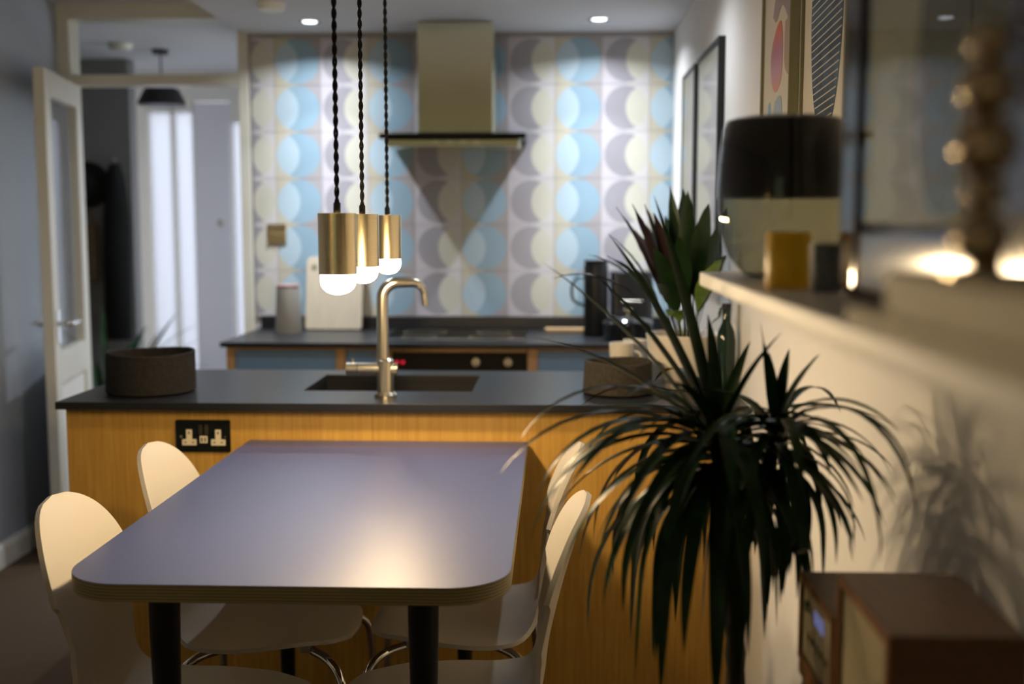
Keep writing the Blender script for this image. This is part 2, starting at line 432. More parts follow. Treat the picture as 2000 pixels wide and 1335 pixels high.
# open interior door, hinged on the left post
dr = thing('door_2', 'white inner door standing open with tall glass pane', 'door', (-2.117, 4.985, 0)); dr['kind'] = 'structure'
DL, DT = .655, .042
def dbox(a0, z0, a1, z1, t0=0., t1=DT): return MB().box(a0, t0, z0, a1, t1, z1)
def dbuild(mb, name, m, **k):
    o = mb.build(name, m, None, **k); o.parent = dr; return o
ST = .095
for a0, z0, a1, z1, nm in ((0, .01, ST, 1.93, 'stile'), (DL - ST, .01, DL, 1.93, 'stile'), (ST, 1.83, DL - ST, 1.93, 'top_rail'), (ST, .70, DL - ST, .83, 'lock_rail'), (ST, .01, DL - ST, .20, 'bottom_rail')):
    dbuild(dbox(a0, z0, a1, z1), nm, M['gloss'], bevel=.003)
dbuild(dbox(ST, .20, DL - ST, .70, .012, .030), 'panel', M['white'])
dbuild(dbox(ST, .83, DL - ST, 1.83, .018, .024), 'pane', M['glass'])
for s, y in ((-1, 0), (1, DT)):
    h = MB().tube(smoothpath([(DL - .055, y, .945), (DL - .055, y + s * .045, .945), (DL - .09, y + s * .055, .945), (DL - .17, y + s * .055, .945)], 4), .009, 10)
    h.box(DL - .075, min(y, y + s * .006), .87, DL - .035, max(y, y + s * .006), 1.0)
    dbuild(h, 'handle', M['chrome'], smooth=True)
ang = math.atan2(4.36 - 4.985, -1.992 + 2.117)
dr.rotation_euler = (0, 0, ang)

# ------------------------------------------------------------------ kitchen: recessed spots, hood, base units
def downlight(x, y, z, label, power, narrow=False, name='downlight'):
    t = thing(name, label, 'ceiling light', (x, y, z), 'recessed spots in the kitchen ceiling')
    MB().lathe([(.028, -.001), (.042, -.004), (.045, 0), (.028, 0)], (x, y, z), 24, closed=True).build('bezel', M['chrome'], t, smooth=True)
    MB().lathe([(0, -.002), (.028, -.002), (.028, -.0005), (0, -.0005)], (x, y, z), 20).build('lens', M['lens'], t)
    l = bpy.data.lights.new('spot', 'SPOT'); l.energy = power; l.color = (.88, .93, 1.0); l.spot_size = math.radians(150); l.spot_blend = 1.0; l.shadow_soft_size = .018
    if narrow:                                    # lobe of a recessed reflector lamp: strong centre, soft skirt, cut-off at 65 degrees
        l.use_nodes = True; nt = l.node_tree; em = nt.nodes['Emission']
        tc = nt.nodes.new('ShaderNodeTexCoord'); sp = nt.nodes.new('ShaderNodeSeparateXYZ'); ab = nt.nodes.new('ShaderNodeMath'); ab.operation = 'ABSOLUTE'
        rp = nt.nodes.new('ShaderNodeValToRGB')
        st = [(.28, 0), (.48, .070), (.707, .14), (.866, .36), (.94, .70), (1, .92)]
        while len(rp.color_ramp.elements) < len(st): rp.color_ramp.elements.new(.5)
        for e, (p, v) in zip(rp.color_ramp.elements, st): e.position = p; e.color = (v, v, v, 1)
        nt.links.new(tc.outputs['Normal'], sp.inputs[0]); nt.links.new(sp.outputs[2], ab.inputs[0]); nt.links.new(ab.outputs[0], rp.inputs[0]); nt.links.new(rp.outputs[0], em.inputs['Strength'])
        l.spot_size = math.radians(160); l.spot_blend = .05
    lo = bpy.data.objects.new('spot', l); COL.objects.link(lo); lo.parent = t; lo.location = (0, 0, -.008)
downlight(-1.0, 4.70, KZ, 'recessed ceiling spot left of the cooker hood', SPOT_POWER * 4.4, True)
downlight(.169, 4.69, KZ, 'recessed ceiling spot right of the cooker hood', SPOT_POWER * 4.4, True)
downlight(-1.0, 3.45, KZ, 'recessed ceiling spot above the left part of the island', SPOT_POWER * .6)
downlight(.169, 3.45, KZ, 'recessed ceiling spot above the right part of the island', SPOT_POWER * .6)
t = thing('smoke_detector', 'round white detector on the kitchen ceiling', 'detector', (-1.057, 4.30, KZ))
MB().lathe([(.05, 0), (.052, -.012), (.045, -.028), (0, -.03)], (-1.057, 4.30, KZ), 24).build('housing', M['white'], t, smooth=True)

t = thing('cooker_hood', 'stainless steel cooker hood with dark glass canopy on the tiles', 'cooker hood', (-.41, 4.85, 1.64))
box(-.565, 4.70, 1.70, -.256, 4.995, KZ - .002).build('chimney', M['hoodsteel'], t, bevel=.006)
box(-.718, 4.655, 1.678, -.122, 4.995, 1.700).build('canopy', M['blackglass'], t, bevel=.003)
bd = box(-.69, 4.672, 1.648, -.150, 4.995, 1.678).build('body', M['hoodsteel'], t, bevel=.004)
for i in range(4): box(-.50 + i * .055, 4.668, 1.658, -.475 + i * .055, 4.673, 1.668).build('button', M['steel'], bd)

t = thing('back_worktop', 'black laminate worktop along the tiled wall under the tiles', 'worktop', (-.4, 4.7, .856))
box(-1.312, 4.39, .856, XR - .002, 4.995, .876).build('slab', M['worktop'], t, bevel=.002)
tag(box(-1.300, 4.978, .8765, XR - .002, 4.998, .929).build('upstand', M['worktop'], bevel=.002), 'low black upstand along the foot of the tiles', 'upstand')
t = thing('ceramic_hob', 'black glass hob set in the back worktop', 'hob', (-.4, 4.7, .876))
box(-.69, 4.46, .8762, -.12, 4.90, .881).build('glass_plate', M['blackglass'], t, bevel=.002)
for (hx, hy, hr) in ((-.55, 4.58, .07), (-.26, 4.58, .09), (-.55, 4.78, .09), (-.26, 4.78, .07)):
    MB().lathe([(hr, .881), (hr, .8813), (hr - .004, .8813), (hr - .004, .881)], (hx, hy, 0), 28, closed=True).build('cooking_zone', M['greyknob'], t)
FY = 4.42
def unit(name, label, x0, x1, doors, x_st):
    t = thing(name, label, 'cabinet', ((x0 + x1) / 2, 4.7, 0))
    b = MB().box(x0, FY + .02, .09, x1, 4.99, .854)
    b.build('carcass', M['oak_dark'], t)
    for a, c in x_st: box(a, FY, .09, c, FY + .02, .854).build('stile', M['oak_dark'], t, bevel=.001)
    for a, c in doors:
        box(a, FY, .846, c, FY + .02, .854).build('top_rail', M['oak_dark'], t)
        for z0, z1, nm in ((.662, .842, 'drawer'), (.10, .656, 'door')):
            box(a + .002, FY + .003, z0, c - .002, FY + .019, z1).build(nm, M['blue'], t, bevel=.0015)
unit('base_cabinet', 'wide base unit with blue front at the left end of the back counter', -1.295, -.824, [(-1.263, -.862)], [(-1.295, -1.263), (-.862, -.824)])
unit('base_cabinet', 'narrow base unit with blue front left of the oven', -.822, -.642, [(-.822, -.702)], [(-.702, -.642)])
unit('base_cabinet', 'base unit with blue front right of the oven', -.109, .496, [(-.070, .46)], [(-.109, -.070), (.46, .496)])
t = thing('oven', 'black built-in oven with steel knobs under the hob', 'oven', (-.375, 4.7, .1))
box(-.638, FY + .02, .09, -.113, 4.98, .846).build('body', M['black'], t)
box(-.636, FY + .002, .72, -.115, FY + .02, .836).build('control_panel', M['blackglass'], t, bevel=.002)
box(-.636, FY + .002, .12, -.115, FY + .02, .715).build('door', M['blackglass'], t, bevel=.002)
box(-.638, FY, .838, -.113, FY + .02, .850).build('trim_rail', M['oak_dark'], t)
for kx in (-.31, -.185):
    k_ = MB().tube([(kx, FY + .002, .80), (kx, FY - .02, .80)], [.017, .015], 20).build('knob', M['steel'], t, smooth=True)
    box(kx - .002, FY - .026, .786, kx + .002, FY - .019, .814).build('grip', M['chrome'], k_)
MB().tube([(-.60, FY - .03, .752), (-.15, FY - .03, .752)], .008, 10).box(-.56, FY - .03, .748, -.55, FY + .005, .756).box(-.20, FY - .03, .748, -.19, FY + .005, .756).build('handle', M['steel'], t, smooth=True)
dsp = box(-.634, FY, .785, -.575, FY + .003, .812).build('display', M['blackglass'], t)
for i, dx in enumerate((-.626, -.603)):
    MB().box(dx, FY - .001, .792, dx + .011, FY + .0015, .803).build('digit', M['red'], dsp)

# ------------------------------------------------------------------ island
isl = thing('island', 'oak-fronted kitchen island carrying the sink', 'kitchen island', (-.4, 3.25, 0))
box(-1.300, 2.95, .0, .470, 2.968, .8555).build('front_panel', M['oak'], isl, bevel=.001)
box(-1.300, 2.969, .0, -1.282, 3.56, .8555).build('side_panel', M['oak'], isl, bevel=.001)
box(.472, 2.955, .0, .497, 2.975, .8555).build('end_trim', M['gloss'], isl)
box(-1.281, 3.535, .0, .495, 3.555, .8555).build('back_panel', M['oak_dark'], isl)
# worktop slab with a cut-out for the sink
def slab_with_hole(x0, y0, x1, y1, z0, z1, hx0, hy0, hx1, hy1):
    V = []; F = []
    for z in (z0, z1):
        V += [(x0,y0,z),(x1,y0,z),(x1,y1,z),(x0,y1,z),(hx0,hy0,z),(hx1,hy0,z),(hx1,hy1,z),(hx0,hy1,z)]
    for i in range(4):
        j = (i + 1) % 4
        F += [(i, j, 4 + j, 4 + i)[::-1], (8+i, 8+j, 12+j, 12+i), (i, j, 8+j, 8+i), (4+i, 12+i, 12+j, 4+j)]
    return MB().add(V, F)
SX0, SX1, SY0, SY1 = -.706, -.232, 3.142, 3.473
slab_with_hole(-1.313, 2.915, .497, 3.585, .856, .876, SX0, SY0, SX1, SY1).build('worktop', M['worktop'], isl, bevel=.0015)
sk = thing('sink', 'black composite sink set into the island worktop', 'sink', (-.47, 3.3, .68))
b = MB(); w_ = .012; sz = .70
b.box(SX0-w_, SY0-w_, sz, SX1+w_, SY1+w_, sz+.012)
b.box(SX0-w_, SY0-w_, sz, SX0, SY1+w_, .8555).box(SX1, SY0-w_, sz, SX1+w_, SY1+w_, .8555).box(SX0-w_, SY0-w_, sz, SX1+w_, SY0, .8555).box(SX0-w_, SY1, sz, SX1+w_, SY1+w_, .8555)
b.build('basin', M['sink'], sk)
MB().prism(roundrect(-.405, SY0, -.375, SY1, (.008,)*4, 4), 'z', sz + .012, .825).build('divider', M['sink'], sk, bevel=.008)
for cx in (-.55, -.30): MB().lathe([(.035, sz + .012), (.035, sz + .016), (.02, sz + .017), (0, sz + .016)], (cx, 3.31, 0), 20).build('drain', M['steel'], sk, smooth=True)

t = thing('mixer_tap', 'brushed nickel mixer tap with swan-neck spout on the island', 'tap', (-.457, 3.03, .876))
TXc, TYc = -.457, 3.03
MB().lathe([(.031, .876), (.031, .884), (.0235, .892), (.0228, .93), (.0228, .976), (.016, .982), (0, .982)], (TXc, TYc, 0), 28).build('body', M['tapsteel'], t, smooth=True)
cb = MB().tube([(-.530, TYc, .953), (-.424, TYc, .953)], .0165, 20).build('crossbar', M['tapsteel'], t, smooth=True)
hd = MB().tube([(-.562, TYc, .953), (-.532, TYc, .953)], .0165, 20).build('handle', M['tapsteel'], t, smooth=True)
MB().tube([(-.545, TYc, .968), (-.545, TYc, .980)], .003, 8).build('lever_pin', M['tapsteel'], hd, smooth=True)
pts = [(-.463, TYc, .975), (-.463, TYc, 1.05), (-.463, TYc, 1.135)]
for k in range(1, 9):
    a = PI / 2 * k / 8
    pts.append((-.463 + .042 * (1 - math.cos(a)), TYc + .010 * (1 - math.cos(a)), 1.143 + .042 * math.sin(a)))
pts.append((-.395, TYc + .022, 1.185))
for k in range(1, 9):
    a = PI / 2 * k / 8
    pts.append((-.390 + .036 * math.sin(a), TYc + .024 + .012 * math.sin(a), 1.185 - .036 * (1 - math.cos(a))))
pts.append((-.352, TYc + .038, 1.122))
rr = [.0155] * (len(pts) - 12) + [.0155 - .0065 * min(1, i / 9) for i in range(12)]
MB().tube(pts, rr, 18).build('spout', M['tapsteel'], t, smooth=True)

# double socket on the island front
sx0, sz0 = -1.004, .740
t = thing('double_socket', 'black nickel double power socket on the oak island front', 'power socket', (sx0 + .073, 2.95, sz0))
def sock(mb_y0, mb_y1, poly): return MB().prism([(sx0 + a, sz0 + c) for a, c in poly], 'y', mb_y0, mb_y1)
sock(2.9445, 2.9495, roundrect(0, 0, .146, .086, (.004,)*4, 4)).build('plate', M['dark_metal'], t, bevel=.0008)
def tee(cx):
    return [(cx-.019,.018),(cx+.019,.018),(cx+.019,.034),(cx+.0075,.034),(cx+.0075,.060),(cx-.0075,.060),(cx-.0075,.034),(cx-.019,.034)]
for cx in (.036, .1135):
    p_ = sock(2.9430, 2.9444, tee(cx)).build('outlet', M['white_plastic'], t)
    for a0, a1, c0, c1 in ((-.002, .002, .048, .055), (-.013, -.007, .0245, .0275), (.007, .013, .0245, .0275)):
        sock(2.9424, 2.9429, [(cx+a0,c0),(cx+a1,c0),(cx+a1,c1),(cx+a0,c1)]).build('slot', M['black'], p_)
for cx in (.0665, .0825): sock(2.9415, 2.9444, [(cx-.005,.047),(cx+.005,.047),(cx+.005,.073),(cx-.005,.073)]).build('rocker_switch', M['rocker'], t, bevel=.001)
u_ = sock(2.9432, 2.9444, [(.0645,.024),(.0845,.024),(.0845,.043),(.0645,.043)]).build('charging_port', M['white_plastic'], t, bevel=.0008)
for cx in (.0702, .0788): sock(2.9425, 2.9431, [(cx-.0017,.028),(cx+.0017,.028),(cx+.0017,.039),(cx-.0017,.039)]).build('slot', M['black'], u_)
for cx in (.0145, .132): MB().tube([(sx0+cx, 2.9444, sz0+.041), (sx0+cx, 2.9430, sz0+.041)], .0035, 12).build('screw', M['chrome'], t, smooth=True)

# brass switch on the tiles
t = thing('wall_switch', 'square brass light switch on the tiles above the canister', 'light switch', (-1.226, 4.99, 1.25))
MB().prism(roundrect(-1.268, 1.249, -1.184, 1.334, (.003,)*4, 4), 'y', 4.994, 4.9995).build('plate', M['brass'], t, bevel=.001)
for i in range(3): MB().tube([(-1.252 + i * .026, 4.994, 1.292), (-1.252 + i * .026, 4.978, 1.288)], [.006, .004], 10).build('toggle', M['brass'], t, smooth=True)

# ------------------------------------------------------------------ things on the back worktop
WT = .876
t = thing('canister', 'grey tapered canister with pink lid on the back counter', 'canister', (-1.135, 4.80, WT))
MB().lathe([(.057, 0), (.058, .004), (.048, .188), (0, .188)], (-1.135, 4.80, WT), 32).build('body', M['ceramic'], t, smooth=True)
MB().lathe([(.046, .188), (.047, .192), (.047, .2), (.044, .203), (0, .203)], (-1.135, 4.80, WT), 32).build('lid', M['pink'], t, smooth=True)
t = thing('chopping_board', 'pale chopping board with a hanging hole leaning on the tiles', 'chopping board', (-.965, 4.9, WT))
Lb = .318
b = MB(); out = roundrect(-.122, 0, .125, Lb, (.012, .012, .02, .02), 4)
# outline extruded, with the hanging hole as a dark recessed disc
b.prism(out, 'y', 0, .018)
bo = b.build('panel', M['board'], None, bevel=.002)
bo.parent = t; bo.rotation_euler = (-.22, 0, 0); bo.location = (0, -.005, .004)
ho = MB().tube([(-.088, -.0012, Lb - .045), (-.088, .001, Lb - .045)], .014, 20).build('hole', M['greyknob']); ho.parent = bo
t = thing('serving_board', 'flat light wood board lying on the back counter', 'board', (.05, 4.88, WT))
MB().prism(roundrect(-.045, 4.82, .165, 4.90, (.01,)*4, 4), 'z', WT + .0002, WT + .016).build('plank', M['wood'], t, bevel=.002)
t = thing('vacuum_jug', 'tall black vacuum jug with loop handle on the back counter', 'jug', (.165, 4.70, WT))
MB().lathe([(.048, 0), (.05, .004), (.05, .285), (.046, .30), (.05, .305), (.05, .312), (0, .314)], (.165, 4.70, WT), 32).build('body', M['black'], t, smooth=True)
MB().tube(smoothpath([(.118, 4.70, 1.118), (.088, 4.70, 1.115), (.069, 4.70, 1.085), (.066, 4.70, 1.055), (.076, 4.70, 1.02), (.118, 4.70, 1.0)], 6), .0065, 10).build('handle', M['handleblue'], t, smooth=True)
t = thing('bread_bin', 'charcoal enamel box standing behind the black jug', 'storage box', (.31, 4.75, WT))
MB().prism(roundrect(.225, 4.68, .40, 4.86, (.025,)*4, 6), 'z', WT + .001, 1.142).build('body', M['greybox'], t, bevel=.006)
MB().tube([(.27, 4.675, 1.02), (.355, 4.675, 1.02)], .006, 10).build('handle', M['steel'], t, smooth=True)
t = thing('casserole', 'low black casserole with domed lid in front of the charcoal box', 'pot', (.285, 4.54, WT))
MB().lathe([(.085, 0), (.095, .006), (.098, .065), (.102, .07), (0, .07)], (.285, 4.54, WT), 36).build('body', M['blackgloss'], t, smooth=True)
MB().lathe([(.102, .07), (.098, .078), (.06, .095), (.015, .100), (0, .100)], (.285, 4.54, WT), 36).build('lid', M['blackgloss'], t, smooth=True)
MB().lathe([(.006, .100), (.008, .112), (.018, .118), (.016, .126), (0, .127)], (.285, 4.54, WT), 18).build('knob', M['brass'], t, smooth=True)

# ------------------------------------------------------------------ things on the island
def basket(name, label, x, y, r0, r1, h, m, tilt=0):
    t = thing(name, label, 'basket', (x, y, WT + .0006))
    random.seed(int(r0 * 1e4)); prof = [(r0 * .9, 0), (r0, .004), (r1, h - .003), (r1 - .003, h), (r1 - .008, h - .003), (r0 - .010, .008), (0, .008)]
    o = MB().lathe(prof, (x, y, WT + .0006), 48).build('wall', m, t, smooth=True)
    for v in o.data.vertices:
        a = math.atan2(v.co.y, v.co.x)
        k = v.co.z / h
        v.co.z += k * .003 * math.sin(2 * a + .6); f = 1 + .012 * math.sin(3 * a + 1) * k
        v.co.x *= f; v.co.y *= f
    return t
basket('felt_basket', 'dark charcoal felt basket at the left end of the island', -1.128, 3.118, .122, .120, .112, M['felt'])
basket('felt_basket', 'grey-brown felt basket on the island beside the plant', .172, 3.135, .096, .093, .090, M['feltR'])

def cup(label, x, y, r, h, m, band, name='mug'):
    t = thing(name, label, 'mug', (x, y, WT + .0006))
    MB().lathe([(r * .82, 0), (r * .86, .003), (r, h), (r - .002, h + .001), (r - .004, h), (r * .8, .006), (0, .006)], (x, y, WT + .0006), 28).build('body', m, t, smooth=True)
    tr = MB()
    for i in range(9):
        a = -PI + i * 2 * PI / 9
        q = [(a, .38), (a + .5, .38), (a + .25, .74)]
        tr.add([(x + (r * (.86 + .14 * z) + .0006) * math.cos(b_), y + (r * (.86 + .14 * z) + .0006) * math.sin(b_), WT + h * z) for b_, z in q], [(0, 1, 2)])
    tr.build('pattern', band, t)
    MB().tube(smoothpath([(x + r * .93, y, WT + h * .8), (x + r + .02, y, WT + h * .72), (x + r + .02, y, WT + h * .4), (x + r * .9, y, WT + h * .28)], 5), .004, 8).build('handle', m, t, smooth=True)
cup('white mug with dark zigzag pattern nearest the felt basket', .192, 3.32, .036, .118, M['potwhite'], M['bluegrey'])
cup('white mug right behind the zigzag one, next to the white plant pot', .238, 3.41, .036, .118, M['potwhite'], M['potwhite'])

# broad-leaved plant in the white pot
PX, PY = .372, 3.27
t = thing('potted_plant', 'broad-leaved green and maroon plant in white pot on the island', 'plant', (PX, PY, WT + .0006))
MB().lathe([(.092, 0), (.098, .004), (.113, .150), (.110, .153), (.106, .150), (.098, .125), (0, .125)], (PX, PY, WT + .0006), 40).build('pot', M['potwhite'], t, smooth=True)
MB().lathe([(.099, .128), (.05, .134), (0, .135)], (PX, PY, WT), 24).build('soil', M['soil'], t)
def broad_leaf(base, az, el, L, w, droop, m, stalk=.35, wave=.0):
    p = Vector(base); ps = [p.copy()]; n = 16; d = []
    for i in range(n):
        s = (i + .5) / n
        e = el - droop * s ** 1.6
        v = Vector((math.cos(az) * math.cos(e), math.sin(az) * math.cos(e), math.sin(e)))
        d.append(v); p = p + v * L / n; p.x = min(p.x, .465 if p.y < 4 else 9); ps.append(p.copy())
    side = Vector((-math.sin(az), math.cos(az), 0)); mb = MB(); V = []
    for i, q in enumerate(ps):
        s = i / n
        u = max(0, (s - stalk) / (1 - stalk))
        hw = .0022 if s < stalk else max(.0022 * (1 - u), w * (math.sin(PI * min(1, u ** .8)) ** .8))
        if s >= 1: hw = .0003
        up = side.cross(d[min(i, n - 1)]).normalized() * -1
        rip = wave * math.sin(i * 2.2) * (1 if u > 0 else 0)
        V += [q - side * hw + up * (hw * .25 + rip), q, q + side * hw + up * (hw * .25 - rip)]
    F = []
    for i in range(n):
        for k in (0, 1): F.append((3*i+k, 3*i+k+1, 3*i+k+4, 3*i+k+3))
    mb.add(V, F); return mb
random.seed(4)
specs = []
for (az, el, L, w, dr_, mm) in (
    (1.6, 1.50, .44, .028, .20, 'leafbroad'), (2.6, 1.40, .40, .026, .25, 'leafbroad'), (4.6, 1.45, .43, .026, .15, 'leafbroad'),
    (3.3, 1.25, .42, .026, .30, 'leafred'), (0.4, 1.30, .36, .024, .35, 'leafbroad'), (5.4, 1.35, .40, .026, .25, 'leafbroad'),
    (3.05, 1.10, .36, .024, .85, 'leafbroad'), (3.2, .95, .42, .024, 1.25, 'leafred'), (3.6, 1.05, .34, .026, .6, 'leafbroad'),
    (4.2, 1.15, .34, .028, .55, 'leafbroad'), (5.0, 1.1, .32, .026, .6, 'leaflight'), (2.2, 1.15, .40, .028, .5, 'leafred'),
    (4.8, 1.52, .36, .028, .10, 'leafbroad'), (3.9, 1.35, .38, .028, .20, 'leafred'), (5.9, .9, .20, .02, .9, 'leafbroad'), (4.4, .9, .24, .022, 1.3, 'leaflight'),
    (3.4, 1.38, .40, .024, .15, 'leafbroad'), (4.0, 1.48, .44, .024, .1, 'leafbroad'), (2.3, 1.3, .36, .026, .3, 'leafred'), (5.2, 1.2, .30, .028, .5, 'leafbroad'),
    (3.1, 1.2, .36, .022, .5, 'leafbroad'), (4.3, 1.0, .30, .028, .9, 'leafbroad'), (3.7, 1.25, .42, .022, .2, 'leafred'), (1.9, 1.35, .38, .026, .3, 'leafbroad'), (4.5, 1.2, .36, .026, .5, 'leafbroad'),
    (2.9, 1.42, .37, .026, .1, 'leafbroad'), (4.9, 1.3, .42, .03, .3, 'leafbroad')):
    x_ = PX + .03 * math.cos(az); y_ = PY + .03 * math.sin(az)
    broad_leaf((x_, y_, WT + .132), az, el, L, w, dr_, M[mm], wave=.0015).build('leaf', M[mm], t, smooth=True)
t = thing('bottle', 'slim dark green bottle between the plant pot and the wall', 'bottle', (.462, 3.10, WT + .0006))
MB().lathe([(.024, 0), (.026, .004), (.026, .15), (.022, .175), (.011, .20), (.011, .235), (0, .235)], (.462, 3.10, WT + .0006), 24).build('body', M['greenbottle'], t, smooth=True)
MB().lathe([(.012, .235), (.0125, .25), (0, .25)], (.462, 3.10, WT), 16).build('cap', M['black'], t, smooth=True)

# ------------------------------------------------------------------ dining table
T0 = .774
tb = thing('dining_table', 'lavender-topped plywood dining table pushed against the island', 'table', (-.437, 2.34, 0))
out = roundrect(-.806, 1.742, -.072, 2.943, (.105, .105, .006, .006), 14)
MB().prism(out, 'z', T0 - .029, T0 - .0012).build('plywood_core', M['ply'], tb, smooth=True)
MB().prism(roundrect(-.8055, 1.7425, -.0725, 2.9425, (.105, .105, .006, .006), 14), 'z', T0 - .0012, T0).build('laminate_top', M['table'], tb)
ap = MB()
ap.box(-.735, 1.80, T0 - .036, -.150, 1.83, T0 - .0292).box(-.70, 1.83, T0 - .036, -.66, 2.80, T0 - .0292).box(-.225, 1.83, T0 - .036, -.185, 2.80, T0 - .0292).box(-.735, 2.77, T0 - .036, -.150, 2.80, T0 - .0292)
ap.build('steel_underframe', M['black'], tb)
for lx in (-.666, -.222):
    for ly in (1.868, 2.735):
        MB().lathe([(.0125, 0), (.013, .003), (.027, T0 - .045), (.032, T0 - .036), (0, T0 - .036)], (lx, ly, 0), 24).build('leg', M['black'], tb, smooth=True)

# ------------------------------------------------------------------ chairs: moulded ply shells on chrome legs
def interp(xs, ys, t):
    """monotone smooth interpolation"""
    if t <= xs[0]: return ys[0]
    for i in range(len(xs) - 1):
        if t <= xs[i + 1]:
            h = xs[i+1] - xs[i]; u = (t - xs[i]) / h
            def sl(j):
                if j == 0 or j == len(xs) - 1: return 0.
                a = (ys[j] - ys[j-1]) / (xs[j] - xs[j-1]); b = (ys[j+1] - ys[j]) / (xs[j+1] - xs[j])
                return 0. if a * b <= 0 else 2 * a * b / (a + b)
            m0, m1 = sl(i) * h, sl(i + 1) * h
            return (2*u**3-3*u*u+1)*ys[i] + (u**3-2*u*u+u)*m0 + (-2*u**3+3*u*u)*ys[i+1] + (u**3-u*u)*m1
    return ys[-1]
def chair_shell():
    prof = smoothpath([(.185, 0, .440), (.16, 0, .450), (.08, 0, .453), (0, 0, .448), (-.09, 0, .446), (-.150, 0, .456), (-.186, 0, .482), (-.203, 0, .525), (-.213, 0, .60), (-.236, 0, .70), (-.265, 0, .80), (-.288, 0, .856)], 14)
    L = [0.]
    for a, b_ in zip(prof, prof[1:]): L.append(L[-1] + (b_ - a).length)
    tot = L[-1]
    def at(s):
        for i in range(len(L) - 1):
            if L[i + 1] >= s - 1e-9:
                u = (s - L[i]) / max(1e-9, L[i+1] - L[i]); p = prof[i].lerp(prof[i+1], u); return p, (prof[i+1] - prof[i]).normalized()
        return prof[-1], (prof[-1] - prof[-2]).normalized()
    N = 64
    d0, d1 = .055, .175
    wx = [0, .055, .14, .25, .33, .39, .45, .52, .60, tot - .165, tot]
    wy = [.115, .140, .178, .200, .194, .158, .132, .131, .147, .168, .168]
    ss = []
    for i in range(N + 1):
        u = i / N
        ss.append(tot * (u - .10 * math.sin(2 * PI * u) / (2 * PI) * 0) )
    ss = [tot * .5 * (1 - math.cos(PI * i / N)) * .5 + tot * (i / N) * .5 for i in range(N + 1)]
    K = 14
    top = []; bot = []
    for s in ss:
        p, tg = at(s); n = Vector((-tg.z, 0, tg.x))           # normal on the sitter's side
        if n.z < 0 and s < .1: n = -n
        n = Vector((tg.z, 0, -tg.x)); n = -n if n.z < -.2 else n
        if s > .42: n = Vector((abs(tg.z), 0, abs(tg.x) * (1 if tg.x < 0 else -1)))
        w = interp(wx, wy, s)
        if s < d0: w *= max(.0, 1 - ((d0 - s) / d0) ** 2.3) ** (1 / 2.3)
        if s > tot - d1: w *= max(.0, 1 - ((s - tot + d1) / d1) ** 2.05) ** (1 / 2.05)
        w = max(w, .0015)
        back = max(0, min(1, (s - .36) / .12)); seat = 1 - back
        curve = .9 * back * (0.6 if s > .5 else .45) + .18 * seat
        row_t = []; row_b = []
        for k in range(K + 1):
            u = -1 + 2 * k / K
            u = math.sin(u * PI / 2)
            q = p + Vector((0, u * w, 0)) + n * curve * (u * w) ** 2 * 1.6
            row_t.append(q + n * .0048); row_b.append(q - n * .0048)
        top.append(row_t); bot.append(row_b)
    mb = MB(); V = [q for r in top for q in r] + [q for r in bot for q in r]; F = []; C_ = K + 1; off = (N + 1) * C_
    for i in range(N):
        for k in range(K):
            a = i * C_ + k
            F += [(a, a + 1, a + C_ + 1, a + C_), (off + a, off + a + C_, off + a + C_ + 1, off + a + 1)]
        for k in (0, K):
            a = i * C_ + k; F.append((a, a + C_, off + a + C_, off + a))
    for i in (0, N):
        for k in range(K):
            a = i * C_ + k; F.append((a, a + 1, off + a + 1, off + a))
    mb.add(V, F); return mb
def make_chair(loc, rz, label):
    t = thing('dining_chair', label, 'chair', (0, 0, 0), 'white chairs around the table')
    chair_shell().build('shell', M['chair'], t, smooth=True)
    for sx in (-1, 1):
        for sy in (-1, 1):
            pts = smoothpath([(sx * .035, sy * .03, .428), (sx * .095, sy * .095, .424), (sx * .140, sy * .140, .420), (sx * .170, sy * .168, .395), (sx * .180, sy * .180, .345), (sx * .186, sy * .195, .20), (sx * .193, sy * .210, .006)], 6)
            lg = MB().tube(pts, .0098, 12).build('leg', M['chrome'], t, smooth=True)
            MB().tube([(sx * .193, sy * .210, 0), (sx * .193, sy * .210, .014)], .012, 12).build('foot', M['black'], lg, smooth=True)
            MB().box(sx * .085 - .012, sy * .098 - .014, .421, sx * .085 + .012, sy * .098 + .014, .441).build('clip', M['plastic'], t, bevel=.004)
    MB().lathe([(.06, .420), (.06, .436), (0, .436)], (0, 0, 0), 24).build('hub', M['chrome'], t, smooth=True)
    t.location = loc; t.rotation_euler = (0, 0, rz); return t
c0 = make_chair((-.622, 1.985, 0), math.radians(0), 'white moulded chair with its back nearest the open door side, closest to camera')
c0['label'] = 'white moulded chair on the socket side at the near corner of the table'
dup(c0, (-.622, 2.470, 0), math.radians(0), 'white moulded chair right in front of the power socket')
dup(c0, (-.226, 2.035, 0), PI, 'white moulded chair on the plant side, its back half behind strap leaves')
dup(c0, (-.226, 2.510, 0), PI, 'white moulded chair on the plant side, close to the oak island front')

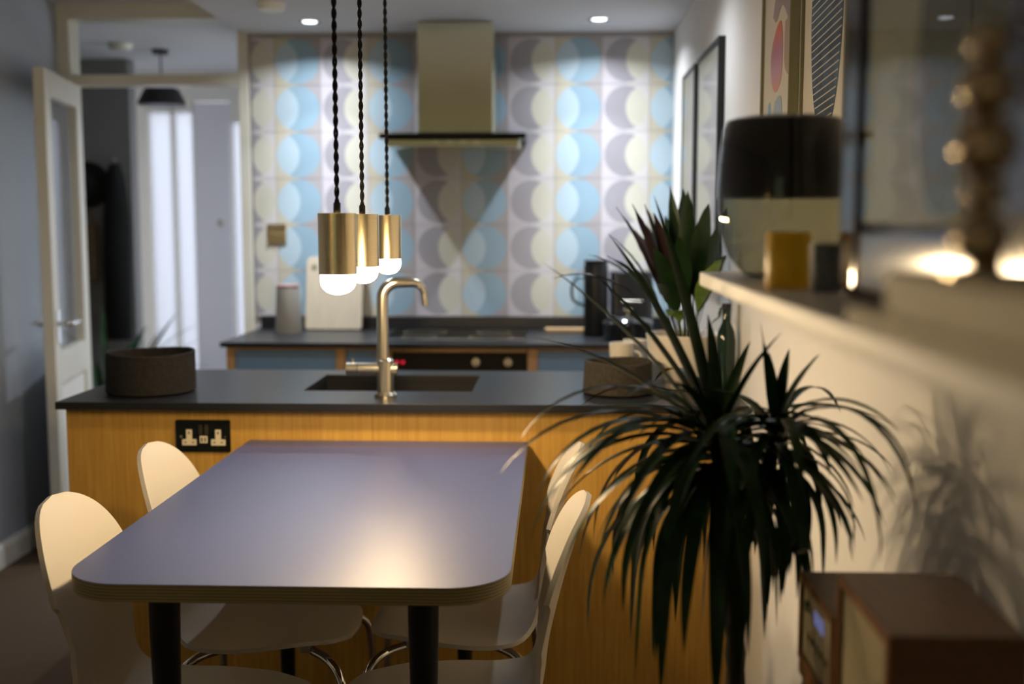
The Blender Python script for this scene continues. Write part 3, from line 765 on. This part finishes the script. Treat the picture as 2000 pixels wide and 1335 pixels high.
# ------------------------------------------------------------------ pendants
def pendant(x, y, label):
    t = thing('pendant_lamp', label, 'pendant lamp', (x, y, 1.2), 'brass pendants over the table')
    zt, zb, zl = 1.362, 1.259, 1.2245
    MB().lathe([(.0325, zb), (.0325, zt), (.010, zt), (.010, zt - .002), (.0305, zt - .002), (.0305, zb)], (x, y, 0), 40, closed=True).build('shade', M['brass'], t, smooth=True)
    prof = [(.0295, zb + .015), (.0295, zb - .013)] + [(.0295 * math.cos(a), zb - .013 - (zb - .013 - zl) * math.sin(a)) for a in [PI / 2 * k / 8 for k in range(1, 8)]] + [(0, zl)]
    MB().lathe(prof, (x, y, 0), 28).build('bulb', M['bulb'], t, smooth=True)
    MB().lathe([(.0062, zt), (.0062, zt + .0165), (.005, zt + .018), (0, zt + .018)], (x, y, 0), 16).build('cord_grip', M['black'], t, smooth=True)
    cd = MB(); top = HZ - .03; n = int((top - zt - .015) / .039 * 10)
    for ph in (0, PI):
        cd.tube([(x + .0023 * math.cos(ph + 2 * PI * i / 10), y + .0023 * math.sin(ph + 2 * PI * i / 10), zt + .015 + (top - zt - .015) * i / n) for i in range(n + 1)], .0024, 6)
    cd.build('twisted_cord', M['cord'], t, smooth=True)
    MB().lathe([(.045, HZ), (.045, HZ - .02), (.02, HZ - .032), (0, HZ - .032)], (x, y, 0), 28).build('ceiling_rose', M['brass'], t, smooth=True)
pendant(-.3692, 1.926, 'brass cylinder pendant hanging nearest over the table')
pendant(-.3830, 2.260, 'middle one of the three brass cylinder pendants')
pendant(-.3956, 2.682, 'farthest brass cylinder pendant, nearest the tap')

# ------------------------------------------------------------------ pictures on the right wall
def frame(name, label, xf, y0, y1, z0, z1, fw, m, paper, depth=None, wall=XR, glass='glass', bev=.0015):
    """a frame facing -x: front at xf, back on the wall"""
    d = wall - .001
    t = thing(name, label, 'picture', (wall, (y0 + y1) / 2, z0))
    for a, b_, c, e, nm in ((y0, y0 + fw, z0, z1, 'stile'), (y1 - fw, y1, z0, z1, 'stile'), (y0 + fw, y1 - fw, z1 - fw, z1, 'top_rail'), (y0 + fw, y1 - fw, z0, z0 + fw, 'bottom_rail')):
        box(xf, a, c, d, b_, e).build(nm, m, t, bevel=bev)
    p = box(xf + .007, y0 + fw, z0 + fw, xf + .009, y1 - fw, z1 - fw).build('print', paper, t)
    if glass: box(xf + .003, y0 + fw, z0 + fw, xf + .0045, y1 - fw, z1 - fw).build('pane', M[glass], t)
    return t, p
frame('framed_picture', 'black framed print nearest the tiled wall', .478, 4.07, 4.46, 1.16, 1.893, .014, M['black'], M['paper'])
frame('framed_picture', 'wider black framed print, second from the tiled wall', .478, 3.47, 4.00, 1.16, 1.893, .016, M['black'], M['paper'])
S_ = None
tC, pC = frame('framed_picture', 'framed colourful abstract print with a red oval', .478, 2.418, 2.752, 1.44, 1.98, .008, M['oliveframe'], M['paper'], glass='')
def blob(pts, x0, x1, n=6):
    c = smoothpath([(0, a, b_) for a, b_ in pts + pts[:1]], n)[:-1]
    return MB().prism([(q.y, q.z) for q in c], 'x', x0, x1)
xa, xb = .4842, .4848
zz = 1.44
def G(n, st, a, b_): return gradmat(n, st, a - zz, b_ - zz)
blob([(2.635, 1.745), (2.585, 1.775), (2.545, 1.778), (2.527, 1.74), (2.525, 1.68), (2.545, 1.645), (2.60, 1.632), (2.642, 1.66), (2.655, 1.71)], xa, xb).build('red_oval', G('red_purple_ink', [(0, (.62, .30, .26)), (.3, (.50, .32, .42)), (.6, (.42, .20, .30)), (1, (.62, .17, .07))], 1.632, 1.778), tC)
blob([(2.64, 1.80), (2.60, 1.86), (2.52, 1.93), (2.44, 1.93), (2.44, 1.80), (2.47, 1.775), (2.51, 1.80), (2.55, 1.81), (2.60, 1.785)], xa, xb).build('mauve_shape', mat('mauve_ink', (.34, .28, .32), .7), tC)
blob([(2.50, 1.77), (2.44, 1.77), (2.44, 1.66), (2.49, 1.67), (2.505, 1.71)], xa, xb).build('brown_shape', mat('brown_ink', (.40, .30, .25), .7), tC)
blob([(2.60, 1.61), (2.55, 1.62), (2.52, 1.60), (2.50, 1.50), (2.60, 1.48), (2.62, 1.56)], xa, xb).build('pale_blue_shape', mat('pale_blue_ink', (.34, .43, .55), .7), tC)
blob([(2.68, 1.61), (2.655, 1.615), (2.645, 1.58), (2.64, 1.50), (2.67, 1.48), (2.685, 1.54)], xa, xb).build('bright_blue_shape', mat('bright_blue_ink', (.22, .45, .62), .7), tC)
blob([(2.70, 1.94), (2.66, 1.95), (2.64, 1.90), (2.67, 1.865), (2.71, 1.89)], xa, xb).build('yellow_shape', mat('ochre_ink', (.45, .40, .16), .7), tC)

tD, pD = frame('framed_picture', 'framed print of a dark blue striped oval', .478, 1.955, 2.318, 1.44, 2.06, .012, M['oliveframe'], M['paper'], glass='')
cy, cz, ry, rz = 2.122, 1.735, .122, .235
el = [(cy + ry * math.cos(2 * PI * k / 40), cz + rz * math.sin(2 * PI * k / 40)) for k in range(40)]
MB().prism(el, 'x', xa, xb).build('blue_oval', mat('dark_blue_ink', (.05, .085, .14), .7, var=.6, vscale=12), tD)
# pale diagonal stripes clipped to the oval, rising towards the near side of the wall
sl = -.06
for i in range(34):
    c0_ = cz - .228 + i * .0138
    ts = []
    n = 40
    for k in range(n + 1):
        yy = cy - ry + 2 * ry * k / n; z_ = c0_ + sl * (yy - cy)
        if ((yy - cy) / ry) ** 2 + ((z_ - cz) / rz) ** 2 < .98: ts.append(yy)
    if len(ts) < 4: continue
    ya, yb = ts[0], ts[-1]; q = [(ya, c0_ + sl * (ya - cy) - .0010), (yb, c0_ + sl * (yb - cy) - .0010), (yb, c0_ + sl * (yb - cy) + .0010), (ya, c0_ + sl * (ya - cy) + .0010)]
    MB().prism(q, 'x', xa - .0007, xa - .0001).build('stripe', M['paper'], tD)

# ------------------------------------------------------------------ deep shelf on the right wall and what stands on it
SZ = 1.2788
t = thing('wall_shelf', 'deep white shelf along the right-hand wall', 'shelf', (.35, .9, SZ))
box(.20, .22, SZ - .019, XR - .001, 1.60, SZ).build('board', M['white'], t, bevel=.002)
box(.47, .22, SZ - .06, XR - .001, 1.58, SZ - .0195).build('wall_batten', M['white'], t)

# glazed picture standing on the shelf (its pane mirrors the lamps)
t, p = frame('standing_picture', 'large glazed picture in dark polished frame standing on the shelf', .268, .64, 1.105, SZ + .0005, 1.99, .068, M['bronze'], M['darkpaper'], wall=.300, bev=.011, glass='glass_low')
for o in t.children:
    if o.name.startswith(('stile', 'top_rail', 'bottom_rail')): o.modifiers[0].segments = 4
blob([(.72, 1.36), (.86, 1.36), (.90, 1.46), (.86, 1.58), (.77, 1.62), (.72, 1.52)], .2742, .2748).build('dark_shape', M['darkink'], t)

# books lying flat in front of it
def book(label, x0, x1, y0, y1, z0, z1):
    t = thing('book', label, 'book', ((x0 + x1) / 2, (y0 + y1) / 2, z0), 'books lying on the shelf')
    e = .0022
    box(x0, y0, z0, x1, y1, z0 + e).build('cover', M['bookcloth'], t, bevel=.0008)
    box(x0, y0, z1 - e, x1, y1, z1).build('cover', M['bookcloth'], t, bevel=.0008)
    box(x0 + .003, y0 + .003, z0 + e, x1, y1 - .003, z1 - e).build('pages', M['pages'], t)
    box(x0, y0, z0 + e, x0 + .0025, y1, z1 - e).build('spine', M['bookcloth'], t, bevel=.0008)
book('thin cream cloth book lying lowest on the shelf', .2005, .266, .30, .795, SZ + .0003, SZ + .0125)
book('thick cream cloth book lying on top of the thin one', .204, .264, .32, .715, SZ + .0128, SZ + .040)

# turned metal ornament standing on the books
t = thing('ornament', 'small dark metal ornament of stacked balls on the cream books', 'ornament', (.232, .635, SZ + .0403))
oz = SZ + .0403
MB().lathe([(.018, 0), (.018, .003), (.006, .006), (.004, .01)] , (.232, .635, oz), 24).build('foot', M['ornament'], t, smooth=True)
zc = .006
for r in (.0150, .0105, .0170, .0150, .0110):
    MB().lathe([(max(.0004, r * math.sin(PI * k / 12)), zc + r - r * math.cos(PI * k / 12)) for k in range(13)], (.232, .635, oz), 24).build('ball', M['ornament'], t, smooth=True)
    zc += 2 * r - .0015

# lamp with glossy black shade on a smoked glass bowl
LX, LY = .283, 1.445
t = thing('table_lamp', 'lamp with glossy black shade over smoked glass bowl on the shelf', 'lamp', (LX, LY, SZ + .0005))
MB().lathe([(.083, .098), (.083, .110), (.081, .140), (.075, .185), (.071, .193), (.060, .197), (0, .198)], (LX, LY, SZ), 48).build('shade', M['blackgloss'], t, smooth=True)
prof = [(.040, .001), (.048, .004), (.066, .026), (.077, .055), (.081, .085), (.081, .0975)]
MB().lathe(prof, (LX, LY, SZ), 48).build('glass_bowl', M['smoke'], t, smooth=True)

t = thing('tin', 'mustard yellow tin in front of the glass lamp bowl', 'tin', (.243, 1.205, SZ))
MB().lathe([(.022, 0), (.0235, .003), (.0235, .056), (.021, .059), (0, .059)], (.243, 1.205, SZ + .0005), 32).build('body', M['yellow'], t, smooth=True)
t = thing('tumbler', 'small blue-grey tumbler beside the yellow tin', 'tumbler', (.268, 1.135, SZ))
MB().lathe([(.014, 0), (.0155, .003), (.0165, .048), (.0145, .048), (.0135, .005), (0, .005)], (.268, 1.145, SZ + .0005), 24).build('body', M['bluegrey'], t, smooth=True)

# ------------------------------------------------------------------ sideboard with the wood-cased hi-fi
t = thing('sideboard', 'low walnut sideboard under the shelf, carrying radio and speaker', 'sideboard', (.4, 1.1, 0))
box(.318, .45, .765, XR - .002, 1.450, .787).build('top', M['walnutedge'], t, bevel=.002)
box(.322, .46, .12, XR - .004, 1.445, .7645).build('carcass', M['walnut'], t, bevel=.002)
for i in range(2): box(.318, .465 + i * .49, .13, .3215, .945 + i * .49, .755).build('door', M['walnut'], t, bevel=.001)
for lx in (.345, .475):
    for ly in (.50, 1.41): MB().lathe([(.011, 0), (.016, .12), (0, .12)], (lx, ly, 0), 14).build('leg', M['walnutedge'], t, smooth=True)
def cased(name, label, cat, x0, x1, y0, y1, z0, z1, w=.010):
    t = thing(name, label, cat, ((x0 + x1) / 2, (y0 + y1) / 2, z0))
    for a in ((x0, y0, z1 - w, x1, y1, z1), (x0, y0, z0, x1, y1, z0 + w), (x0, y0, z0 + w, x1, y0 + w, z1 - w), (x0, y1 - w, z0 + w, x1, y1, z1 - w)):
        o = box(*a).build('case_panel', M['walnut'], t, bevel=.0015)
    f = MB()
    e = .0012
    f.box(x0 - e, y0, z1 - w, x0 - .0001, y1, z1).box(x0 - e, y0, z0, x0 - .0001, y1, z0 + w).box(x0 - e, y0, z0 + w, x0 - .0001, y0 + w, z1 - w).box(x0 - e, y1 - w, z0 + w, x0 - .0001, y1, z1 - w)
    f.build('front_edging', M['walnutedge'], t)
    box(x1 - .006, y0 + w, z0 + w, x1, y1 - w, z1 - w).build('back_board', M['black'], t)
    return t
rd = cased('radio', 'walnut-cased radio with cream front and small blue display', 'radio', .317, .470, 1.268, 1.446, .7875, .9005)
box(.320, 1.279, .7985, .330, 1.435, .8895).build('front_panel', M['cream'], rd)
ds = box(.3185, 1.325, .858, .3199, 1.372, .874).build('display', M['display'], rd)
for i in range(5): MB().tube([(.320, 1.31 + i * .022, .832), (.317, 1.31 + i * .022, .832)], .005, 10).build('button', M['greyknob'], rd, smooth=True)
MB().tube([(.320, 1.412, .866), (.317, 1.412, .866)], .007, 14).build('green_button', M['greenmark'], rd, smooth=True)
for r in range(5):
    for c in range(9): MB().tube([(.3199, 1.305 + c * .012, .805 + r * .005), (.3195, 1.305 + c * .012, .805 + r * .005)], .0015, 6).build('grille_hole', M['black'], rd)
sp = cased('speaker', 'walnut-cased loudspeaker with cream cloth front nearest the camera', 'loudspeaker', .309, .436, 1.030, 1.222, .7875, .969, .011)
box(.3125, 1.041, .7985, .322, 1.211, .958).build('cloth_front', M['cloth'], sp)
box(.3115, 1.050, .862, .3124, 1.078, .905).build('green_patch', M['greenmark'], sp)  # greenish patch on the speaker front

# ------------------------------------------------------------------ strap-leaved plant in front of the wall
DX, DY = .262, 1.60
t = thing('dracaena', 'tall dragon tree with drooping strap leaves beside the wall', 'plant', (DX, DY, 0))
MB().lathe([(.10, 0), (.105, .004), (.125, .235), (.121, .24), (.115, .235), (.105, .20), (0, .20)], (DX, DY, 0), 36).build('pot', M['potdark'], t, smooth=True)
MB().lathe([(.107, .203), (.05, .21), (0, .211)], (DX, DY, 0), 24).build('soil', M['soil'], t)
C1, C2 = Vector((.229, 1.595, 1.035)), Vector((.305, 1.575, 1.055))
def cane(pts, r0, r1):
    P = smoothpath(pts, 10); n = len(P)
    return MB().tube(P, [r0 + (r1 - r0) * i / (n - 1) + .0012 * math.sin(i * 2.4) for i in range(n)], 14)
cane([(DX, DY, .20), (DX + .002, DY, .5), (DX - .002, DY, .75), (DX - .010, DY, .90), (C1.x, C1.y, C1.z)], .0155, .0125).build('trunk', M['trunk'], t, smooth=True)
cane([(DX - .004, DY, .86), (DX + .018, DY - .01, .93), (C2.x - .01, C2.y, .99), (C2.x, C2.y, C2.z)], .011, .009).build('branch', M['trunk'], t, smooth=True)
XWALL = XR - .006
def strap(base, az, el, L, droop, w, pw=1.25):
    n = 13; p = Vector(base); ps = [p.copy()]; d = []
    for i in range(n):
        s = (i + .5) / n
        e = max(-1.5, el - droop * s ** pw)
        v = Vector((math.cos(az) * math.cos(e), math.sin(az) * math.cos(e), math.sin(e)))
        q = p + v * L / n
        if q.x > XWALL: q.x = XWALL; 
        if q.z > 1.245 and q.x > .19: q.z = 1.245
        if q.z < .93 and q.x > .295 and q.y < 1.465: q.y = 1.465
        d.append((q - p).normalized() if (q - p).length > 1e-6 else v); p = q; ps.append(p.copy())
    V = []
    for i, q in enumerate(ps):
        s = i / n; hw = w * (.75 + .55 * s - 0.1 * s) * (1 - s ** 5) if s < 1 else .0003
        hw = w * min(1, .7 + 1.2 * s) * max(.02, (1 - s ** 3.2))
        tg = d[min(i, n - 1)]; side = Vector((-math.sin(az), math.cos(az), 0)); up = side.cross(tg) * -1
        V += [q - side * hw + up * hw * .35, q, q + side * hw + up * hw * .35]
    F = [(3*i+k, 3*i+k+1, 3*i+k+4, 3*i+k+3) for i in range(n) for k in (0, 1)]
    return MB().add(V, F)
random.seed(11)
def crown(C, n, up_n, L0, L1, wmin, wmax, shy=0.):
    for i in range(n):
        az = i * 2.39996 + random.uniform(-.25, .25)
        lvl = i / n                                  # low leaves droop, high leaves stand
        el = -.35 + 1.25 * lvl ** 1.2 + random.uniform(-.2, .25)
        droop = 1.75 - .1 * lvl + random.uniform(-.4, .3)
        L = random.uniform(L0, L1) * (.80 if math.cos(az) > .25 else .86 if math.cos(az) < -.4 and lvl > .35 else 1.)
        b = C + Vector((.012 * math.cos(az), .012 * math.sin(az), -.05 + .07 * lvl))
        strap(b, az, el, L, droop, random.uniform(wmin, wmax), .8).build('leaf', M['leaf'], t, smooth=True)
    for i in range(up_n):
        az = i * 2.39996 + .8
        strap(C + Vector((.006 * math.cos(az), .006 * math.sin(az), .02)), az, 1.2 + random.uniform(-.12, .28), random.uniform(L0 * .5, L0 * .8), random.uniform(0, .5), random.uniform(wmin, wmax)).build('leaf', M['leaf'], t, smooth=True)
crown(C1, 78, 4, .25, .36, .0095, .0140)
crown(C2, 40, 6, .18, .28, .0070, .0105)
# long leaves: up over the worktop, out over the chairs and towards the wall
for az, el, L, dr_, w in ((3.0, .95, .36, .35, .013), (2.7, 1.05, .33, .4, .013), (2.4, 1.1, .36, .3, .012), (3.5, .60, .32, 1.8, .012), (3.5, .6, .36, 1.5, .011), (2.9, .75, .32, .6, .013), (3.45, .35, .34, 1.7, .011), (3.4, .9, .34, 1.9, .010), (2.2, 1.25, .38, .15, .012)):
    strap(C1, az, el, L, dr_, w).build('leaf', M['leaf'], t, smooth=True)
for az, el, L, dr_, w in ((5.2, .75, .34, 2.2, .006), (5.0, .6, .36, 2.2, .006), (5.5, .8, .26, 2.2, .006)):
    strap(C2, az, el, L, dr_, w).build('leaf', M['leaf'], t, smooth=True)

# ------------------------------------------------------------------ reading lamp at the dining end of the room
t = thing('floor_lamp', 'floor lamp with linen shade at the dining end of the room', 'floor lamp', (-1.75, -1.25, 0))
lx, ly = -1.75, -1.25
MB().lathe([(.14, 0), (.14, .015), (.02, .03), (0, .03)], (lx, ly, 0), 28).build('base', M['black'], t, smooth=True)
MB().tube([(lx, ly, .03), (lx, ly, 1.44)], .011, 12).build('pole', M['black'], t, smooth=True)
MB().lathe([(.17, 1.30), (.12, 1.56), (.117, 1.56), (.167, 1.30)], (lx, ly, 0), 32, closed=True).build('shade', M['linen'], t, smooth=True)
MB().lathe([(.118, 1.555), (.118, 1.552), (0, 1.552), (0, 1.555)], (lx, ly, 0), 32).build('light_cap', M['black'], t)  # black cap added to keep lamp light off ceiling and upper wall
MB().lathe([(0, 1.32), (.03, 1.34), (.035, 1.38), (.02, 1.43), (.013, 1.445), (0, 1.445)], (lx, ly, 0), 20).build('bulb', M['lampbulb'], t, smooth=True)

# ------------------------------------------------------------------ things in the hall
t = thing('hall_pendant', 'black dome pendant hanging in the hall', 'pendant lamp', (-2.10, 6.10, HC))
hx, hy = -2.105, 6.12
MB().lathe([(.122, 1.958), (.127, 1.966), (.120, 1.985), (.090, 2.045), (.06, 2.058), (0, 2.060)], (hx, hy, 0), 36).build('shade', M['black'], t, smooth=True)
MB().tube([(hx, hy, 2.05), (hx, hy, HC - .02)], .005, 8).build('cord', M['cord'], t)
MB().lathe([(.04, HC - .025), (.045, HC), (0, HC)], (hx, hy, 0), 24).build('ceiling_rose', M['black'], t, smooth=True)
t = thing('hall_smoke_detector', 'round cream detector on the hall ceiling', 'detector', (-2.235, 5.9, HC))
MB().lathe([(0, HC - .035), (.05, HC - .033), (.06, HC - .01), (.06, HC)], (-2.235, 5.9, 0), 24).build('housing', M['gloss'], t, smooth=True)
# coat, hat and bag on the dark wall (y = 6.45)
t = thing('coat', 'long dark coat hanging on the hall wall', 'coat', (-2.49, 6.44, 1.7))
rows = []
for i in range(15):
    z = 1.665 - i * .071; k = i / 14
    hw = .03 + .045 * min(1, k * 3.2) ** .6; dp = .03 + .03 * math.sin(PI * k)
    rows.append([( -2.485 + (hw + .006 * math.sin(3 * a + i * .3)) * math.cos(a), 6.40 + dp * math.sin(a) * .8, z) for a in [2 * PI * j / 20 for j in range(20)]])
V = [p for r in rows for p in r]; F = [(i*20+j, i*20+(j+1) % 20, (i+1)*20+(j+1) % 20, (i+1)*20+j) for i in range(14) for j in range(20)] + [tuple(range(19, -1, -1)), tuple(280 + j for j in range(20))]
MB().add(V, F).build('cloth', M['coat'], t, smooth=True)
MB().tube(smoothpath([(-2.485, 6.449, 1.69), (-2.485, 6.41, 1.685), (-2.485, 6.40, 1.70)], 4), .006, 8).build('hook', M['steel'], t, smooth=True)
t = thing('hat', 'round black hat hanging on the hall wall by the door', 'hat', (-2.66, 6.44, 1.55))
hb = MB().lathe([(0, .06), (.05, .055), (.068, .03), (.07, .006), (.13, .002), (.132, 0), (0, 0)], (0, 0, 0), 36).build('brim_and_crown', M['coat'], None, smooth=True)
hb.parent = t; hb.rotation_euler = (PI / 2, 0, 0); hb.location = (0, .006, 0)
t = thing('canvas_bag', 'tan canvas bag hanging under the black hat', 'bag', (-2.62, 6.42, 1.1))
MB().prism(roundrect(-2.74, 1.0, -2.600, 1.33, (.03, .03, .01, .01), 5), 'y', 6.39, 6.445).build('body', M['bag'], t, bevel=.012)
MB().tube(smoothpath([(-2.72, 6.42, 1.325), (-2.70, 6.42, 1.40), (-2.668, 6.43, 1.425), (-2.64, 6.42, 1.40), (-2.62, 6.42, 1.325)], 5), .006, 8).build('strap', M['bag'], t, smooth=True)
# leafy plant standing in the hall
hpx, hpy = -2.36, 5.86
t = thing('hall_plant', 'leafy green plant on the hall floor below the coat', 'plant', (hpx, hpy, 0))
MB().lathe([(.11, 0), (.14, .24), (.135, .245), (.12, .20), (0, .20)], (hpx, hpy, 0), 28).build('pot', M['potdark'], t, smooth=True)
MB().lathe([(.121, .203), (0, .21)], (hpx, hpy, 0), 20).build('soil', M['soil'], t)
random.seed(5)
for i in range(34):
    az = i * 2.39996; lv = i / 34
    broad_leaf((hpx + .03 * math.cos(az), hpy + .03 * math.sin(az), .20), az, 1.45 - .55 * random.random(), random.uniform(.45, .80), random.uniform(.014, .024), random.uniform(.3, 1.3), M['leafhall'], stalk=.45).build('leaf', M['leafhall'], t, smooth=True)
